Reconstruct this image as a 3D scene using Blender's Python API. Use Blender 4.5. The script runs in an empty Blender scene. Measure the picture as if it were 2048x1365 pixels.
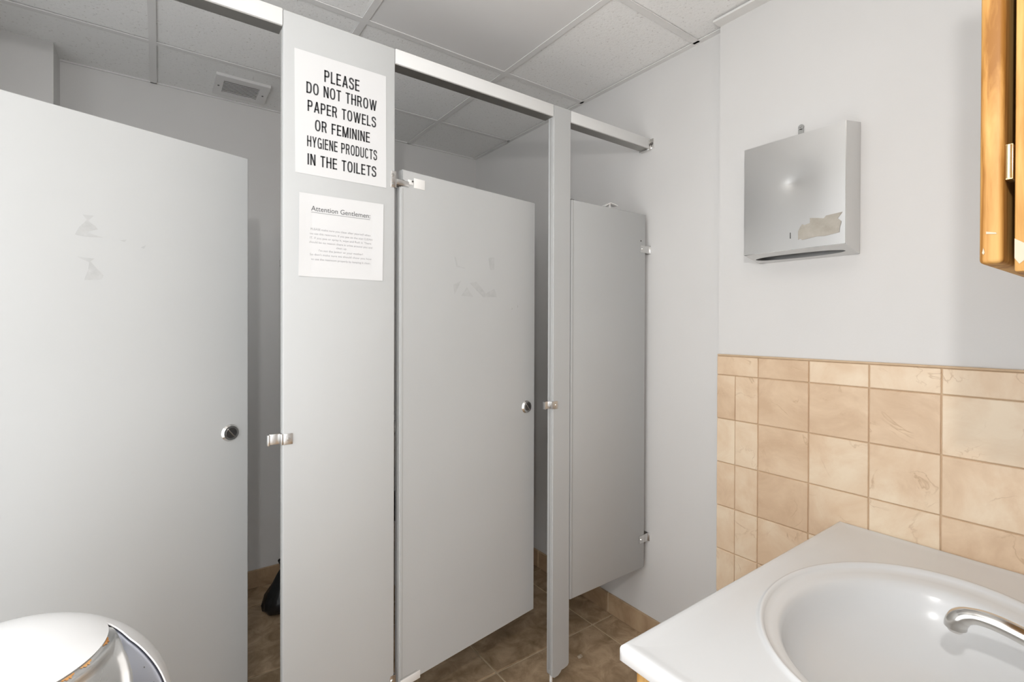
import bpy, bmesh, math, random
from mathutils import Vector, Matrix, Euler

random.seed(7)
C = bpy.context.scene.collection
S = bpy.context.scene
R = math.radians

# ------------------------------------------------------------------ camera
CAM_Z = 1.2962
cam_d = bpy.data.cameras.new('camera')
cam = bpy.data.objects.new('camera', cam_d)
C.objects.link(cam)
cam_d.sensor_fit = 'HORIZONTAL'
cam_d.sensor_width = 36.0
cam_d.lens = 36.0 * 971.3 / 2048.0
cam_d.shift_y = (655.9 - 682.5) / 2048.0
cam_d.clip_start = 0.02
_y, _p, _r = R(35.9622), R(-0.2603), R(0.184)
_rt = Vector((math.cos(_y), -math.sin(_y), 0)); _fw = Vector((math.sin(_y), math.cos(_y), 0)); _up = Vector((0, 0, 1))
_f2 = _fw * math.cos(_p) + _up * math.sin(_p); _u2 = _up * math.cos(_p) - _fw * math.sin(_p)
_r3 = _rt * math.cos(_r) + _u2 * math.sin(_r); _u3 = _u2 * math.cos(_r) - _rt * math.sin(_r)
cam.matrix_world = Matrix(((_r3.x, _u3.x, -_f2.x, 0), (_r3.y, _u3.y, -_f2.y, 0), (_r3.z, _u3.z, -_f2.z, CAM_Z), (0, 0, 0, 1)))
S.camera = cam

# ------------------------------------------------------------------ world, lights, exposure
FLASH_W, TROFFER_E, WORLD_E = 26.0, 0.5, 3.2
w = bpy.data.worlds.new('world'); S.world = w; w.use_nodes = True
w.node_tree.nodes['Background'].inputs['Color'].default_value = (0.96, 0.98, 1, 1)
w.node_tree.nodes['Background'].inputs['Strength'].default_value = WORLD_E
S.view_settings.view_transform = 'Standard'
S.view_settings.look = 'None'
S.view_settings.gamma = 1.0
S.view_settings.use_curve_mapping = False
S.view_settings.exposure = -0.08

# two doorways added out of view let in daylight: one behind the camera, one on the left
def portal(nm, loc, rot, sx, sy):
    d = bpy.data.lights.new(nm, 'AREA'); o = bpy.data.objects.new(nm, d); C.objects.link(o)
    d.shape = 'RECTANGLE'; d.size = sx; d.size_y = sy; d.cycles.is_portal = True
    o.location = loc; o.rotation_euler = rot
portal('added_doorway_portal', (-0.29, -1.02, 1.06), (R(-90), 0, 0), 0.70, 2.15)
portal('added_window_portal', (-0.66, 1.95, 1.64), (R(90), 0, R(90)), 0.60, 0.58)  # added unseen opening that brightens the stall
portal('added_doorway_portal', (-0.66, 0.45, 1.06), (R(90), 0, R(90)), 1.30, 2.15)
fl_d = bpy.data.lights.new('camera_flash', 'POINT'); fl = bpy.data.objects.new('camera_flash', fl_d); C.objects.link(fl)
fl.location = (-0.08, -0.055, 1.68); fl_d.energy = FLASH_W; fl_d.shadow_soft_size = 0.018; fl_d.color = (1, 0.985, 0.97)

# ------------------------------------------------------------------ materials
def nt(name):
    m = bpy.data.materials.new(name); m.use_nodes = True
    return m, m.node_tree, m.node_tree.nodes['Principled BSDF']
def plain(name, col, rough=0.5, metal=0.0, spec=0.5, coat=0.0):
    m, t, b = nt(name)
    b.inputs['Base Color'].default_value = (*col, 1); b.inputs['Roughness'].default_value = rough
    b.inputs['Metallic'].default_value = metal; b.inputs['Specular IOR Level'].default_value = spec
    b.inputs['Coat Weight'].default_value = coat
    return m
def N(t, typ, **kw):
    n = t.nodes.new(typ)
    for k, v in kw.items():
        if k in n.inputs: n.inputs[k].default_value = v
        else: setattr(n, k, v)
    return n
def ramp(t, stops):
    n = t.nodes.new('ShaderNodeValToRGB'); e = n.color_ramp.elements
    while len(e) < len(stops): e.new(0.5)
    for i, (p, c) in enumerate(stops): e[i].position = p; e[i].color = (*c, 1) if len(c) == 3 else c
    return n
def varied(name, c1, c2, scale=3.0, rough=0.5, bump=0.0, bscale=60, detail=4, spec=0.5, metal=0, coat=0):
    """noise-mottled paint / metal with optional fine relief"""
    m, t, b = nt(name); L = t.links.new
    g = N(t, 'ShaderNodeTexCoord'); n = N(t, 'ShaderNodeTexNoise', Scale=scale, Detail=detail, Roughness=0.55)
    L(g.outputs['Object'], n.inputs['Vector'])
    r = ramp(t, [(0.3, c1), (0.7, c2)]); L(n.outputs['Fac'], r.inputs['Fac']); L(r.outputs['Color'], b.inputs['Base Color'])
    b.inputs['Roughness'].default_value = rough; b.inputs['Specular IOR Level'].default_value = spec
    b.inputs['Metallic'].default_value = metal; b.inputs['Coat Weight'].default_value = coat
    if bump:
        n2 = N(t, 'ShaderNodeTexNoise', Scale=bscale, Detail=3); L(g.outputs['Object'], n2.inputs['Vector'])
        bp = N(t, 'ShaderNodeBump', Strength=bump, Distance=0.002); L(n2.outputs['Fac'], bp.inputs['Height']); L(bp.outputs['Normal'], b.inputs['Normal'])
    return m
def stone(name, cols, vein, scale=5, rough=0.5, rand=0.35, bump=0.25, veinamt=0.6):
    """mottled stone or ceramic tile, different on each tile"""
    m, t, b = nt(name); L = t.links.new
    g = N(t, 'ShaderNodeNewGeometry'); oi = N(t, 'ShaderNodeObjectInfo')
    mul = N(t, 'ShaderNodeMath', operation='MULTIPLY'); mul.inputs[1].default_value = 37.0
    L(oi.outputs['Random'], mul.inputs[0])
    add = N(t, 'ShaderNodeVectorMath', operation='ADD'); L(g.outputs['Position'], add.inputs[0])
    cmb = N(t, 'ShaderNodeCombineXYZ'); L(mul.outputs[0], cmb.inputs[0]); L(mul.outputs[0], cmb.inputs[2]); L(cmb.outputs[0], add.inputs[1])
    n = N(t, 'ShaderNodeTexNoise', Scale=scale, Detail=7, Roughness=0.62, Distortion=0.6); L(add.outputs[0], n.inputs['Vector'])
    off = N(t, 'ShaderNodeMath', operation='MULTIPLY_ADD'); off.inputs[1].default_value = rand; L(oi.outputs['Random'], off.inputs[0])
    sub = N(t, 'ShaderNodeMath', operation='SUBTRACT'); L(n.outputs['Fac'], sub.inputs[0]); sub.inputs[1].default_value = rand / 2
    L(sub.outputs[0], off.inputs[2])
    r = ramp(t, [(0.28, cols[0]), (0.5, cols[1]), (0.72, cols[2])]); L(off.outputs[0], r.inputs['Fac'])
    n2 = N(t, 'ShaderNodeTexNoise', Scale=scale * 0.9, Detail=5, Roughness=0.5, Distortion=1.2); L(add.outputs[0], n2.inputs['Vector'])
    r2 = ramp(t, [(0.488, (0, 0, 0)), (0.5, (1, 1, 1)), (0.512, (0, 0, 0))]); L(n2.outputs['Fac'], r2.inputs['Fac'])
    n3 = N(t, 'ShaderNodeTexNoise', Scale=scale * 1.7, Detail=2); L(add.outputs[0], n3.inputs['Vector'])
    r3 = ramp(t, [(0.52, (0, 0, 0)), (0.66, (1, 1, 1))]); L(n3.outputs['Fac'], r3.inputs['Fac'])
    mm = N(t, 'ShaderNodeMath', operation='MULTIPLY'); L(r2.outputs['Color'], mm.inputs[0]); L(r3.outputs['Color'], mm.inputs[1])
    m3 = N(t, 'ShaderNodeMath', operation='MULTIPLY'); L(mm.outputs[0], m3.inputs[0]); m3.inputs[1].default_value = veinamt
    mx = N(t, 'ShaderNodeMixRGB'); L(m3.outputs[0], mx.inputs['Fac']); L(r.outputs['Color'], mx.inputs['Color1']); mx.inputs['Color2'].default_value = (*vein, 1)
    L(mx.outputs['Color'], b.inputs['Base Color']); b.inputs['Roughness'].default_value = rough
    n4 = N(t, 'ShaderNodeTexNoise', Scale=scale * 9, Detail=4); L(add.outputs[0], n4.inputs['Vector'])
    bp = N(t, 'ShaderNodeBump', Strength=bump, Distance=0.003); L(n4.outputs['Fac'], bp.inputs['Height']); L(bp.outputs['Normal'], b.inputs['Normal'])
    return m
def oak_mat(name, axis=2):
    m, t, b = nt(name); L = t.links.new
    g = N(t, 'ShaderNodeNewGeometry'); mp = N(t, 'ShaderNodeMapping'); L(g.outputs['Position'], mp.inputs['Vector'])
    sc = [34, 34, 34]; sc[axis] = 2.2; mp.inputs['Scale'].default_value = sc
    n = N(t, 'ShaderNodeTexNoise', Scale=1.6, Detail=6, Roughness=0.6, Distortion=0.5); L(mp.outputs['Vector'], n.inputs['Vector'])
    r = ramp(t, [(0.38, (0.26, 0.11, 0.02)), (0.46, (0.42, 0.21, 0.055)), (0.60, (0.55, 0.32, 0.105))]); L(n.outputs['Fac'], r.inputs['Fac'])
    L(r.outputs['Color'], b.inputs['Base Color']); b.inputs['Roughness'].default_value = 0.5; b.inputs['Specular IOR Level'].default_value = 0.3
    bp = N(t, 'ShaderNodeBump', Strength=0.15, Distance=0.001); L(n.outputs['Fac'], bp.inputs['Height']); L(bp.outputs['Normal'], b.inputs['Normal'])
    return m
def acoustic(name):
    m, t, b = nt(name); L = t.links.new
    g = N(t, 'ShaderNodeNewGeometry')
    n = N(t, 'ShaderNodeTexNoise', Scale=95, Detail=3, Roughness=0.6); L(g.outputs['Position'], n.inputs['Vector'])
    r = ramp(t, [(0.30, (0.76, 0.75, 0.73)), (0.40, (0.93, 0.925, 0.91))]); L(n.outputs['Fac'], r.inputs['Fac'])
    v = N(t, 'ShaderNodeTexVoronoi', Scale=38); L(g.outputs['Position'], v.inputs['Vector'])
    rv = ramp(t, [(0.06, (0.74, 0.72, 0.70)), (0.12, (1, 1, 1))]); L(v.outputs['Distance'], rv.inputs['Fac'])
    mx = N(t, 'ShaderNodeMixRGB', blend_type='MULTIPLY'); mx.inputs['Fac'].default_value = 1; L(r.outputs['Color'], mx.inputs['Color1']); L(rv.outputs['Color'], mx.inputs['Color2'])
    L(mx.outputs['Color'], b.inputs['Base Color']); b.inputs['Roughness'].default_value = 0.95; b.inputs['Specular IOR Level'].default_value = 0.1
    bp = N(t, 'ShaderNodeBump', Strength=0.5, Distance=0.003); L(n.outputs['Fac'], bp.inputs['Height']); L(bp.outputs['Normal'], b.inputs['Normal'])
    return m
def emit(name, col, s):
    m, t, b = nt(name); b.inputs['Base Color'].default_value = (*col, 1)
    b.inputs['Emission Color'].default_value = (*col, 1); b.inputs['Emission Strength'].default_value = s
    return m
def brushed(name, col, rough, wob=0.0):
    m, t, b = nt(name); L = t.links.new
    b.inputs['Base Color'].default_value = (*col, 1); b.inputs['Metallic'].default_value = 1.0
    g = N(t, 'ShaderNodeTexCoord'); n = N(t, 'ShaderNodeTexNoise', Scale=9, Detail=4); L(g.outputs['Object'], n.inputs['Vector'])
    mr = N(t, 'ShaderNodeMapRange'); mr.inputs['To Min'].default_value = rough * 0.8; mr.inputs['To Max'].default_value = rough * 1.25
    L(n.outputs['Fac'], mr.inputs['Value']); L(mr.outputs['Result'], b.inputs['Roughness'])
    return m

M = {}
M['wall'] = varied('wall_paint', (0.685, 0.675, 0.662), (0.715, 0.705, 0.692), 2, 0.6, 0.08, 180, spec=0.3)
M['part'] = varied('partition_enamel', (0.47, 0.477, 0.475), (0.50, 0.507, 0.505), 1.6, 0.55, 0.05, 140, spec=0.25)
M['rail'] = varied('headrail_enamel', (0.70, 0.70, 0.69), (0.74, 0.74, 0.73), 2, 0.4, spec=0.4)
M['under'] = brushed('headrail_aluminium', (0.42, 0.41, 0.39), 0.45)
M['seam'] = plain('seam_grey', (0.36, 0.36, 0.35), 0.5)
M['mark'] = varied('adhesive_residue', (0.41, 0.415, 0.412), (0.47, 0.475, 0.472), 60, 0.6)
M['chrome'] = brushed('chrome', (0.72, 0.71, 0.69), 0.16)
M['steel'] = brushed('stainless_steel', (0.66, 0.655, 0.645), 0.30)
M['dsteel'] = brushed('dark_steel', (0.22, 0.215, 0.21), 0.3)
M['dark'] = plain('recess_shade_and_screw', (0.03, 0.028, 0.025), 0.6)  # near-black for painted shade in recesses, and one dark screw
M['paper'] = plain('white_paper', (0.64, 0.64, 0.64), 0.75, spec=0.2)
M['ink'] = plain('dark_ink', (0.035, 0.035, 0.038), 0.7)
M['greyink'] = plain('grey_ink', (0.09, 0.09, 0.095), 0.8)
M['paleink'] = plain('faded_ink', (0.36, 0.36, 0.37), 0.8)
M['tile'] = stone('cream_wall_tile', [(0.66, 0.47, 0.31), (0.78, 0.59, 0.41), (0.87, 0.72, 0.54)], (0.50, 0.32, 0.18), 6.5, 0.42, 0.3, 0.15)
M['grout'] = varied('tan_grout', (0.58, 0.42, 0.27), (0.66, 0.49, 0.33), 30, 0.85)
M['ftile'] = stone('brown_floor_tile', [(0.21, 0.140, 0.070), (0.38, 0.268, 0.165), (0.58, 0.43, 0.28)], (0.12, 0.075, 0.04), 13, 0.45, 0.10, 0.3, 0.3)
M['fgrout'] = varied('floor_grout', (0.58, 0.47, 0.32), (0.68, 0.56, 0.40), 25, 0.9)
M['btile'] = stone('baseboard_tile', [(0.30, 0.20, 0.115), (0.43, 0.30, 0.185), (0.52, 0.38, 0.24)], (0.2, 0.11, 0.06), 8, 0.45, 0.1, 0.2, 0.3)
M['acoustic'] = acoustic('acoustic_ceiling_tile')
M['smooth'] = varied('smooth_ceiling_panel', (0.80, 0.79, 0.78), (0.83, 0.82, 0.81), 3, 0.55)
M['tee'] = plain('ceiling_grid_paint', (0.80, 0.79, 0.775), 0.45)
M['slab'] = plain('ceiling_void', (0.5, 0.48, 0.45), 0.9)
M['oak'] = oak_mat('golden_oak', 2)
M['oakx'] = oak_mat('golden_oak_crosswise', 0)
M['chip'] = plain('chipped_varnish', (0.50, 0.42, 0.32), 0.8)
M['brass'] = brushed('brass', (0.72, 0.56, 0.32), 0.28)
M['marble'] = varied('white_cultured_marble', (0.71, 0.717, 0.72), (0.74, 0.745, 0.75), 3, 0.22, spec=0.45, coat=0.0)
M['enamel'] = varied('white_enamel', (0.72, 0.72, 0.72), (0.75, 0.75, 0.75), 2, 0.25, coat=0.1)
M['wing_reflection'] = brushed('flap_wing_reflection', (0.60, 0.62, 0.70), 0.30)  # bluish copy of the flap steel, a reflection put into the colour
M['rust'] = varied('rust', (0.42, 0.17, 0.04), (0.60, 0.34, 0.14), 50, 0.85)
M['porcelain'] = plain('porcelain', (0.80, 0.80, 0.78), 0.12, coat=0.4)
M['bag'] = varied('black_plastic', (0.006, 0.006, 0.007), (0.014, 0.014, 0.015), 12, 0.28, 0.4, 25)
M['seat'] = plain('black_toilet_seat', (0.03, 0.03, 0.028), 0.3)
M['tape'] = varied('old_tape_residue', (0.36, 0.33, 0.28), (0.45, 0.42, 0.37), 40, 0.7)
M['trim'] = plain('white_trim', (0.80, 0.79, 0.77), 0.5)

# ------------------------------------------------------------------ helpers
def link(o, parent=None):
    C.objects.link(o)
    if parent is not None:
        o.parent = parent
    return o
def finish(bm, name, mat, parent=None, smooth=False, angle=None):
    me = bpy.data.meshes.new(name)
    bmesh.ops.recalc_face_normals(bm, faces=bm.faces)
    bm.to_mesh(me); bm.free()
    for m in (mat if isinstance(mat, (list, tuple)) else [mat]): me.materials.append(m)
    if smooth:
        for p in me.polygons: p.use_smooth = True
        if angle: 
            try: me.set_sharp_from_angle(angle=R(angle))
            except Exception: pass
    o = bpy.data.objects.new(name, me)
    return link(o, parent)
def add_box(bm, x0, x1, y0, y1, z0, z1, bevel=0.0, seg=2):
    g = bmesh.ops.create_cube(bm, size=1.0)
    for v in g['verts']:
        v.co = Vector((x0 + (v.co.x + .5) * (x1 - x0), y0 + (v.co.y + .5) * (y1 - y0), z0 + (v.co.z + .5) * (z1 - z0)))
    if bevel:
        es = list({e for v in g['verts'] for e in v.link_edges})
        bmesh.ops.bevel(bm, geom=es, offset=bevel, segments=seg, affect='EDGES', profile=0.5)
def box(name, x0, x1, y0, y1, z0, z1, mat, parent=None, bevel=0.0, seg=2):
    bm = bmesh.new(); add_box(bm, x0, x1, y0, y1, z0, z1, bevel, seg)
    return finish(bm, name, mat, parent, smooth=bool(bevel), angle=35)
def rel(o, parent):
    """parent is an Empty away from the origin: keep world-space mesh coordinates"""
    o.matrix_parent_inverse = parent.matrix_world.inverted(); return o
def empty(name, loc=(0, 0, 0), rz=0.0):
    o = bpy.data.objects.new(name, None); o.empty_display_size = 0.05
    o.location = loc; o.rotation_euler = (0, 0, rz); C.objects.link(o)
    return o
def tag(o, label, cat=None, group=None, kind=None):
    if label: o['label'] = label
    if cat: o['category'] = cat
    if group: o['group'] = group
    if kind: o['kind'] = kind
    return o
def cyl(name, p0, p1, r, mat, parent=None, seg=24, r2=None, bevel=0.0):
    bm = bmesh.new(); p0 = Vector(p0); p1 = Vector(p1); d = p1 - p0
    g = bmesh.ops.create_cone(bm, cap_ends=True, segments=seg, radius1=r, radius2=r if r2 is None else r2, depth=d.length)
    if bevel:
        es = [e for e in bm.edges if len([f for f in e.link_faces if len(f.verts) > 4]) == 1]
        bmesh.ops.bevel(bm, geom=es, offset=bevel, segments=2, affect='EDGES')
    q = Vector((0, 0, 1)).rotation_difference(d.normalized()).to_matrix().to_4x4()
    bmesh.ops.transform(bm, matrix=Matrix.Translation((p0 + p1) / 2) @ q, verts=bm.verts)
    return finish(bm, name, mat, parent, True, 40)
def lathe(name, prof, mat, parent=None, seg=48, sx=1.0, sy=1.0, center=(0, 0, 0)):
    bm = bmesh.new(); rings = []
    for r, z in prof:
        rings.append([bm.verts.new((center[0] + r * sx * math.cos(2 * math.pi * i / seg), center[1] + r * sy * math.sin(2 * math.pi * i / seg), center[2] + z)) for i in range(seg)])
    for a, b in zip(rings, rings[1:]):
        for i in range(seg):
            bm.faces.new((a[i], a[(i + 1) % seg], b[(i + 1) % seg], b[i]))
    if prof[0][0] > 1e-5: bm.faces.new(rings[0])
    if prof[-1][0] > 1e-5: bm.faces.new(rings[-1])
    bmesh.ops.remove_doubles(bm, verts=bm.verts, dist=1e-6)
    return finish(bm, name, mat, parent, True, 45)
def tube(name, pts, rad, mat, parent=None, seg=16, flat=1.0):
    """swept tube; rad may be a list of (rx, ry)"""
    bm = bmesh.new(); pts = [Vector(p) for p in pts]; rings = []
    for i, p in enumerate(pts):
        t = (pts[min(i + 1, len(pts) - 1)] - pts[max(i - 1, 0)]).normalized()
        ref = Vector((1, 0, 0)) if abs(t.x) < 0.9 else Vector((0, 0, 1))
        a = t.cross(ref).normalized(); b = t.cross(a).normalized()
        rr = rad[i] if isinstance(rad, list) else (rad, rad)
        rings.append([bm.verts.new(p + a * math.cos(2 * math.pi * k / seg) * rr[0] + b * math.sin(2 * math.pi * k / seg) * rr[1]) for k in range(seg)])
    for a, b in zip(rings, rings[1:]):
        for i in range(seg): bm.faces.new((a[i], a[(i + 1) % seg], b[(i + 1) % seg], b[i]))
    bm.faces.new(rings[0]); bm.faces.new(rings[-1])
    return finish(bm, name, mat, parent, True, 50)
def smooth_path(pts, n=8):
    """Catmull-Rom resampling"""
    P = [Vector(p) for p in pts]; out = []
    for i in range(len(P) - 1):
        p0 = P[max(i - 1, 0)]; p1 = P[i]; p2 = P[i + 1]; p3 = P[min(i + 2, len(P) - 1)]
        for k in range(n):
            t = k / n
            out.append(0.5 * ((2 * p1) + (p2 - p0) * t + (2 * p0 - 5 * p1 + 4 * p2 - p3) * t * t + (3 * p1 - p0 - 3 * p2 + p3) * t ** 3))
    out.append(P[-1]); return out
def prism(name, poly, fn, depth_pts, mat, parent=None):
    """poly of 2-D points mapped by fn(u, v, w) at the two depths"""
    bm = bmesh.new(); d0, d1 = depth_pts
    a = [bm.verts.new(fn(u, v, d0)) for u, v in poly]; b = [bm.verts.new(fn(u, v, d1)) for u, v in poly]
    bm.faces.new(a); bm.faces.new(b)
    for i in range(len(a)): bm.faces.new((a[i], a[(i + 1) % len(a)], b[(i + 1) % len(a)], b[i]))
    return finish(bm, name, mat, parent)
def _cap():
    cu = bpy.data.curves.new('tmp_text', 'FONT'); cu.body = 'H'; cu.size = 1.0
    to = bpy.data.objects.new('tmp_text', cu); C.objects.link(to)
    me = bpy.data.meshes.new_from_object(to.evaluated_get(bpy.context.evaluated_depsgraph_get()))
    bpy.data.objects.remove(to); return max(v.co.y for v in me.vertices)
CAPU = [_cap()]
def lettering(name, body, x0, x1, zb, cap, y, mat, parent, bold=0.0):
    """a printed line in the plane Y = y facing -Y, fitted to its width and cap height"""
    cu = bpy.data.curves.new('tmp_text', 'FONT'); cu.body = body; cu.size = 1.0; cu.offset = bold; cu.resolution_u = 3
    to = bpy.data.objects.new('tmp_text', cu); C.objects.link(to)
    dg = bpy.context.evaluated_depsgraph_get()
    me = bpy.data.meshes.new_from_object(to.evaluated_get(dg))
    bpy.data.objects.remove(to)
    xs = [v.co.x for v in me.vertices]; a, b = min(xs), max(xs)
    capu = CAPU[0]
    for v in me.vertices:
        v.co = Vector((x0 + (v.co.x - a) / (b - a) * (x1 - x0), y, zb + v.co.y / capu * cap))
    me.name = name; me.materials.clear(); me.materials.append(mat)
    o = bpy.data.objects.new(name, me); link(o, parent); return o

def condensed(name, body, x0, x1, zb, cap, y, mat, parent):
    """bold condensed sans capitals, drawn stroke by stroke, printed in the plane Y = y facing -Y"""
    T, TY = 0.145, 0.128
    bm = bmesh.new()
    polys = []
    def se(cx, cy, rx, ry, a, n=2.5):
        c_, s_ = math.cos(a), math.sin(a)
        return (cx + rx * math.copysign(abs(c_) ** (2 / n), c_), cy + ry * math.copysign(abs(s_) ** (2 / n), s_))
    def glyph(ch):
        q = []
        def Rr(a, b, c, d): q.append([(a, c), (b, c), (b, d), (a, d)])
        def Vv(x, a=0, b=1): Rr(x, x + T, a, b)
        def Hh(a, b, yc): Rr(a, b, yc - TY / 2, yc + TY / 2)
        def Dg(xa, ya, xb, yb, t=T * 1.04): q.append([(xa, ya), (xa + t, ya), (xb + t, yb), (xb, yb)])
        def Ring(cx, cy, rx, ry, a0, a1, n=2.5, k=22):
            p = [R(a0 + (a1 - a0) * i / k) for i in range(k + 1)]
            for u, v in zip(p, p[1:]): q.append([se(cx, cy, rx, ry, u, n), se(cx, cy, rx, ry, v, n), se(cx, cy, rx - T, ry - TY, v, n), se(cx, cy, rx - T, ry - TY, u, n)])
        top, bot = 1 - TY / 2, TY / 2; w = .50
        if ch == 'A': w = .56; Dg(0, 0, .22, 1); Dg(w - T * 1.04, 0, .22, 1); Hh(.11, .45, .30)
        elif ch == 'C': Ring(.26, .5, .26, .515, 38, 322); w = .51
        elif ch == 'D': Vv(0); Hh(0, .24, top); Hh(0, .24, bot); Ring(.22, .5, .29, .5, -90, 90, 2.8); w = .51
        elif ch == 'E': w = .44; Vv(0); Hh(0, w, top); Hh(0, w - .03, .53); Hh(0, w, bot)
        elif ch == 'F': w = .43; Vv(0); Hh(0, w, top); Hh(0, w - .05, .51)
        elif ch == 'G': w = .53; Ring(.265, .5, .265, .515, 38, 305); Vv(w - T, 0.0, .50); Hh(.27, w, .47)
        elif ch == 'H': Vv(0); Vv(w - T); Hh(0, w, .53)
        elif ch == 'I': w = T; Vv(0)
        elif ch == 'L': w = .42; Vv(0); Hh(0, w, bot)
        elif ch == 'M': w = .64; Vv(0); Vv(w - T); Dg(0, 1, w / 2 - T / 2, 0); Dg(w - T, 1, w / 2 - T / 2, 0)
        elif ch == 'N': Vv(0); Vv(w - T); Dg(0, 1, w - T, 0)
        elif ch == 'O': w = .54; Ring(.27, .5, .27, .515, 0, 360, 2.5, 40)
        elif ch in 'PR':
            w = .49; Vv(0); Hh(0, .26, top); yb = .475 if ch == 'P' else .50; Hh(0, .26, yb)
            Ring(.24, (top + yb) / 2, .245, (1 - yb + TY / 2) / 2, -90, 90, 2.6)
            if ch == 'R': Dg(w - T * .95, 0, .235, .47); w = .52
        elif ch == 'S':
            w = .48; P_ = smooth_path([(x, yy, 0) for x, yy in ((.415, .71), (.385, .87), (.24, .945), (.09, .875), (.065, .735), (.13, .62), (.25, .54), (.375, .45), (.42, .28), (.385, .125), (.24, .055), (.09, .115), (.055, .29))], 5)
            e = []
            for i, p in enumerate(P_):
                t_ = (P_[min(i + 1, len(P_) - 1)] - P_[max(i - 1, 0)]).normalized(); n_ = Vector((-t_.y, t_.x, 0)) * T / 2
                e.append(((p + n_).xy[:], (p - n_).xy[:]))
            for u, v in zip(e, e[1:]): q.append([u[0], v[0], v[1], u[1]])
        elif ch == 'T': w = .46; Vv(w / 2 - T / 2); Hh(0, w, top)
        elif ch == 'U': Vv(0, .25); Vv(w - T, .25); Ring(.25, .27, .25, .285, 180, 360, 2.6)
        elif ch == 'W': w = .80; a = T * .95; m = w / 2 - a / 2; Dg(0, 1, .17, 0, a); Dg(m, 1, .17, 0, a); Dg(m, 1, w - .17 - a, 0, a); Dg(w - a, 1, w - .17 - a, 0, a)
        elif ch == 'Y': w = .52; m = w / 2 - T / 2; Dg(0, 1, m, .40); Dg(w - T, 1, m, .40); Vv(m, 0, .41)
        elif ch == ' ': w = .24
        return q, w
    cx = 0.0
    for ch in body:
        q, w_ = glyph(ch)
        for p in q: polys.append([(cx + u, v) for u, v in p])
        cx += w_ + .105
    cx -= .105
    for i, p in enumerate(polys):
        pts = [Vector((x0 + u / cx * (x1 - x0), y, zb + v * cap)) for u, v in p]
        ar = sum(a.x * b.z - b.x * a.z for a, b in zip(pts, pts[1:] + pts[:1]))
        if ar < 0: pts.reverse()
        bm.faces.new([bm.verts.new(c) for c in pts])
    me = bpy.data.meshes.new(name); bm.to_mesh(me); bm.free(); me.materials.append(mat)
    return link(bpy.data.objects.new(name, me), parent)

D, W, W2, B, ZC, FZ = 1.3115, 1.668, 1.622, 2.705, 2.374, -0.012
Y0 = -0.03           # vanity wall face
XL = -0.64           # left wall face
YH = -1.0            # end of the entry behind the camera
XE = 0.40            # right side of the entry
STEP = 0.974         # where the tiled wall thickness ends

# ------------------------------------------------------------------ setting
def struct(o, label, cat): return tag(o, label, cat, kind='structure')
# floor: grout bed with tiles
fl_o = box('floor', XL - .1, W + .1, YH - .1, B + .1, FZ - 0.08, FZ - 0.004, M['fgrout'])
struct(fl_o, 'brown mottled square floor tiles with tan grout lines', 'floor')
P = 0.507
fx = [1.028 + P * i for i in range(-4, 3)]; fy = [1.508 + P * i for i in range(-6, 4)]
g = 0.004
for i in range(len(fx) - 1):
    for j in range(len(fy) - 1):
        x0, x1, y0, y1 = fx[i] + g, fx[i + 1] - g, fy[j] + g, fy[j + 1] - g
        x0, x1, y0, y1 = max(x0, XL), min(x1, W), max(y0, YH), min(y1, B)
        if x1 - x0 < .02 or y1 - y0 < .02: continue
        if x0 > XE + 0.1 and y1 < Y0 - 0.12: continue
        box('floor_tile', x0, x1, y0, y1, FZ - 0.006, FZ, M['ftile'], fl_o, 0.0015, 1)
# walls
struct(box('wall_back', XL - .1, W + .1, B, B + .1, FZ - .05, 2.5, M['wall']), 'grey painted wall at the back of the stalls', 'wall')
struct(box('wall_back_step', XL, -0.331, 2.556, B, FZ, 2.5, M['wall']), 'boxed-out grey wall step in the stall corner at upper left', 'wall')
struct(box('wall_right', W, W + .1, STEP - .05, B, FZ - .05, 2.5, M['wall']), 'pale grey painted wall where the stall panel is bracketed', 'wall')
wt = struct(box('wall_right_tiled', W2, W + .1, Y0 - .1, STEP, FZ - .05, 2.5, M['wall']), 'pale wall with cream tile wainscot beside the washbasin', 'wall')
bm = bmesh.new()
for (a, b, c, d) in ((YH, -0.20, FZ - .05, 2.5), (1.10, 1.65, FZ - .05, 2.5), (2.25, B, FZ - .05, 2.5), (1.65, 2.25, FZ - .05, 1.35), (1.65, 2.25, 1.93, 2.5), (-0.20, 1.10, 2.14, 2.5)): add_box(bm, XL - .1, XL, a, b, c, d)
struct(finish(bm, 'wall_left', M['wall']), 'grey painted wall on the left of the restroom', 'wall')
bm = bmesh.new()
for (a, b, c, d) in ((1.65, 1.675, 1.35, 1.93), (2.225, 2.25, 1.35, 1.93), (1.675, 2.225, 1.35, 1.375), (1.675, 2.225, 1.905, 1.93)): add_box(bm, XL - .07, XL - .02, a, b, c, d)  # frame of the unseen window added for stall light
struct(finish(bm, 'added_window', M['wall']), 'unseen window opening added to brighten the left stall', 'window')
struct(box('wall_front', XE, W2, Y0 - .1, Y0, FZ - .05, 2.5, M['wall']), 'painted wall behind the washbasin and oak cabinet', 'wall')
struct(box('wall_entry', XE, XE + .1, YH, Y0 - .1, FZ - .05, 2.5, M['wall']), 'painted side wall of the entry', 'wall')
bm = bmesh.new(); add_box(bm, XL - .1, XE + .1, YH - .1, YH, 2.14, 2.5); add_box(bm, 0.06, XE + .1, YH - .1, YH, FZ - .05, 2.14)
struct(finish(bm, 'wall_entry_end', M['wall']), 'painted end wall of the entry', 'wall')
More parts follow.
